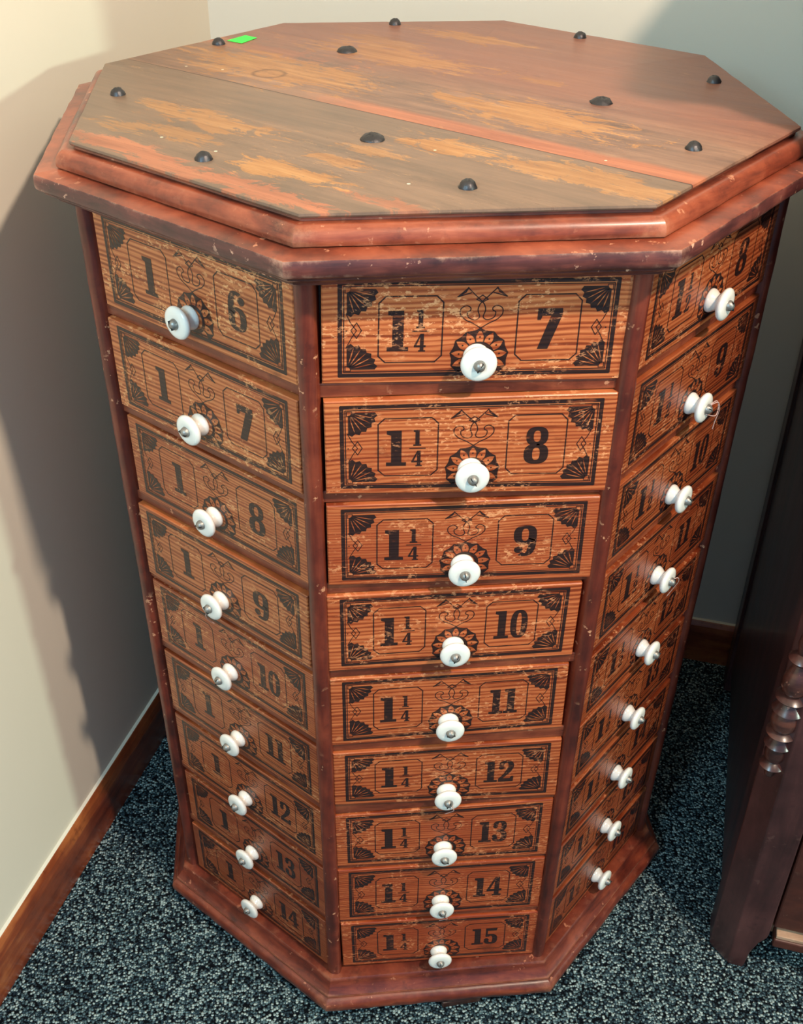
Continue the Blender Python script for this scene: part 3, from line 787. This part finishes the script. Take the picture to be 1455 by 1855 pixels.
# ------------------------------------------------------------------ the dark bureau on the right
H = 1.16
bur = thing('bureau', 'dark mahogany bureau with turned split spindle on its corner post, right of the octagonal cabinet', 'bureau', W(0.389, -0.110, 0))
binv = -W(0.389, -0.110, 0)
LEAN = 0.022
def bl(s, t, z): return W(s - LEAN*z, t, z) + binv
def bbox(bm, s0, s1, t0, t1, z0, z1):
    hexa(bm, [bl(s0, t0, z0), bl(s1, t0, z0), bl(s1, t1, z0), bl(s0, t1, z0), bl(s0, t0, z1), bl(s1, t0, z1), bl(s1, t1, z1), bl(s0, t1, z1)])
# corner post with canted corner and shaped foot
bm = bmesh.new()
def post_ring(z, sr, tb=-0.075, a=(0.389, -0.110), b=(0.4100, -0.131)):
    pts = [a, b, (sr, -0.131), (sr, tb), (0.389, tb)]
    return [bm.verts.new(bl(s, t, z)) for s, t in pts]
rings = [post_ring(0.0, 0.426, a=(0.392, -0.112), b=(0.4120, -0.1305)), post_ring(0.004, 0.428), post_ring(0.03, 0.4300), post_ring(0.050, 0.436), post_ring(0.062, 0.4425), post_ring(0.068, 0.4435), post_ring(H-0.03, 0.4435)]
for a, b in zip(rings, rings[1:]):
    for i in range(5):
        j = (i+1) % 5; bm.faces.new((a[i], a[j], b[j], b[i]))
bm.faces.new(rings[0]); bm.faces.new(rings[-1])
bmesh.ops.recalc_face_normals(bm, faces=bm.faces)
obj('corner_post', bm, M_BUREAU, bur, bevel=0.0012)
bm = bmesh.new(); bbox(bm, 0.389, 0.430, 0.325, 0.366, 0.0, H-0.03); obj('back_post', bm, M_BUREAU, bur, bevel=0.002)
bm = bmesh.new(); bbox(bm, 0.3935, 0.412, -0.076, 0.326, 0.045, H-0.03); obj('side_panel', bm, M_BUREAU, bur)
bm = bmesh.new(); bbox(bm, 0.378, 1.32, -0.145, 0.372, H-0.03, H); obj('bureau_top', bm, M_BUREAU, bur, bevel=0.004)
bm = bmesh.new(); bbox(bm, 0.43, 1.275, 0.355, 0.365, 0.06, H-0.03); obj('back_panel', bm, M_BUREAU, bur)
bm = bmesh.new(); bbox(bm, 1.262, 1.305, -0.131, 0.366, 0.0, H-0.03); obj('side_panel', bm, M_BUREAU, bur, bevel=0.002)
for k in range(3):
    z0 = 0.072 + k*0.305
    bm = bmesh.new(); bbox(bm, 0.4475, 1.258, -0.122, -0.100, z0, z0+0.293)
    dr = obj('drawer', bm, M_BUREAU_FRONT, bur, bevel=0.002)
    bm = bmesh.new(); bbox(bm, 0.4435, 1.262, -0.112, -0.092, z0+0.293, z0+0.305)
    obj('divider', bm, M_BUREAU, bur)
bm = bmesh.new(); bbox(bm, 0.452, 1.262, -0.128, -0.098, 0.0615, 0.0665); o = obj('drawer_lip', bm, M_RAWEDGE, bur, bevel=0.0008); o['label'] = 'bare pale wood edge'
bm = bmesh.new(); bbox(bm, 0.4500, 1.262, -0.130, -0.098, 0.048, 0.0612); obj('bottom_rail', bm, M_BUREAU_FRONT, bur, bevel=0.002)
bm = bmesh.new(); bbox(bm, 0.43, 0.455, -0.112, -0.080, 0.050, 0.062); obj('corner_block', bm, M_RAWEDGE, bur, bevel=0.001)
# split spindle on the canted face
sp = [(0.0, 0.452), (0.0035, 0.4505), (0.0062, 0.445), (0.0068, 0.438), (0.0056, 0.432), (0.0054, 0.428), (0.0088, 0.4255), (0.0112, 0.422), (0.0090, 0.4185), (0.0052, 0.4165),
      (0.0060, 0.412), (0.0085, 0.405), (0.0108, 0.397), (0.0112, 0.390), (0.0096, 0.3835), (0.0064, 0.380), (0.0100, 0.3785), (0.0132, 0.3755), (0.0110, 0.3725), (0.0080, 0.3705),
      (0.0095, 0.3670), (0.0120, 0.3630), (0.0134, 0.3605), (0.0092, 0.3585), (0.0108, 0.3540), (0.0116, 0.3470), (0.0108, 0.3400), (0.0084, 0.3355), (0.0070, 0.3340), (0.0100, 0.3325), (0.0126, 0.3300),
      (0.0098, 0.3275), (0.0072, 0.3255), (0.0085, 0.3215), (0.0104, 0.3175), (0.0118, 0.3155), (0.0076, 0.3135), (0.0086, 0.3090), (0.0092, 0.3030), (0.0080, 0.2960), (0.0058, 0.2925), (0.0086, 0.2900), (0.0108, 0.2870),
      (0.0080, 0.2845), (0.0050, 0.2830), (0.0046, 0.2740), (0.0036, 0.2715), (0.0, 0.2710)]
bm = lathe([(r*1.15, z-0.36) for r, z in sp], 36)
bmesh.ops.bisect_plane(bm, geom=bm.verts[:]+bm.edges[:]+bm.faces[:], plane_co=(0, 0.0015, 0), plane_no=(0, 1, 0), clear_outer=True)
o = obj('split_spindle', bm, M_SPINDLE, bur, smooth=True, auto=60, loc=bl(0.3990, -0.1195, 0.392))
o.rotation_euler = (0, -math.radians(1.2), -TH - math.pi/4)
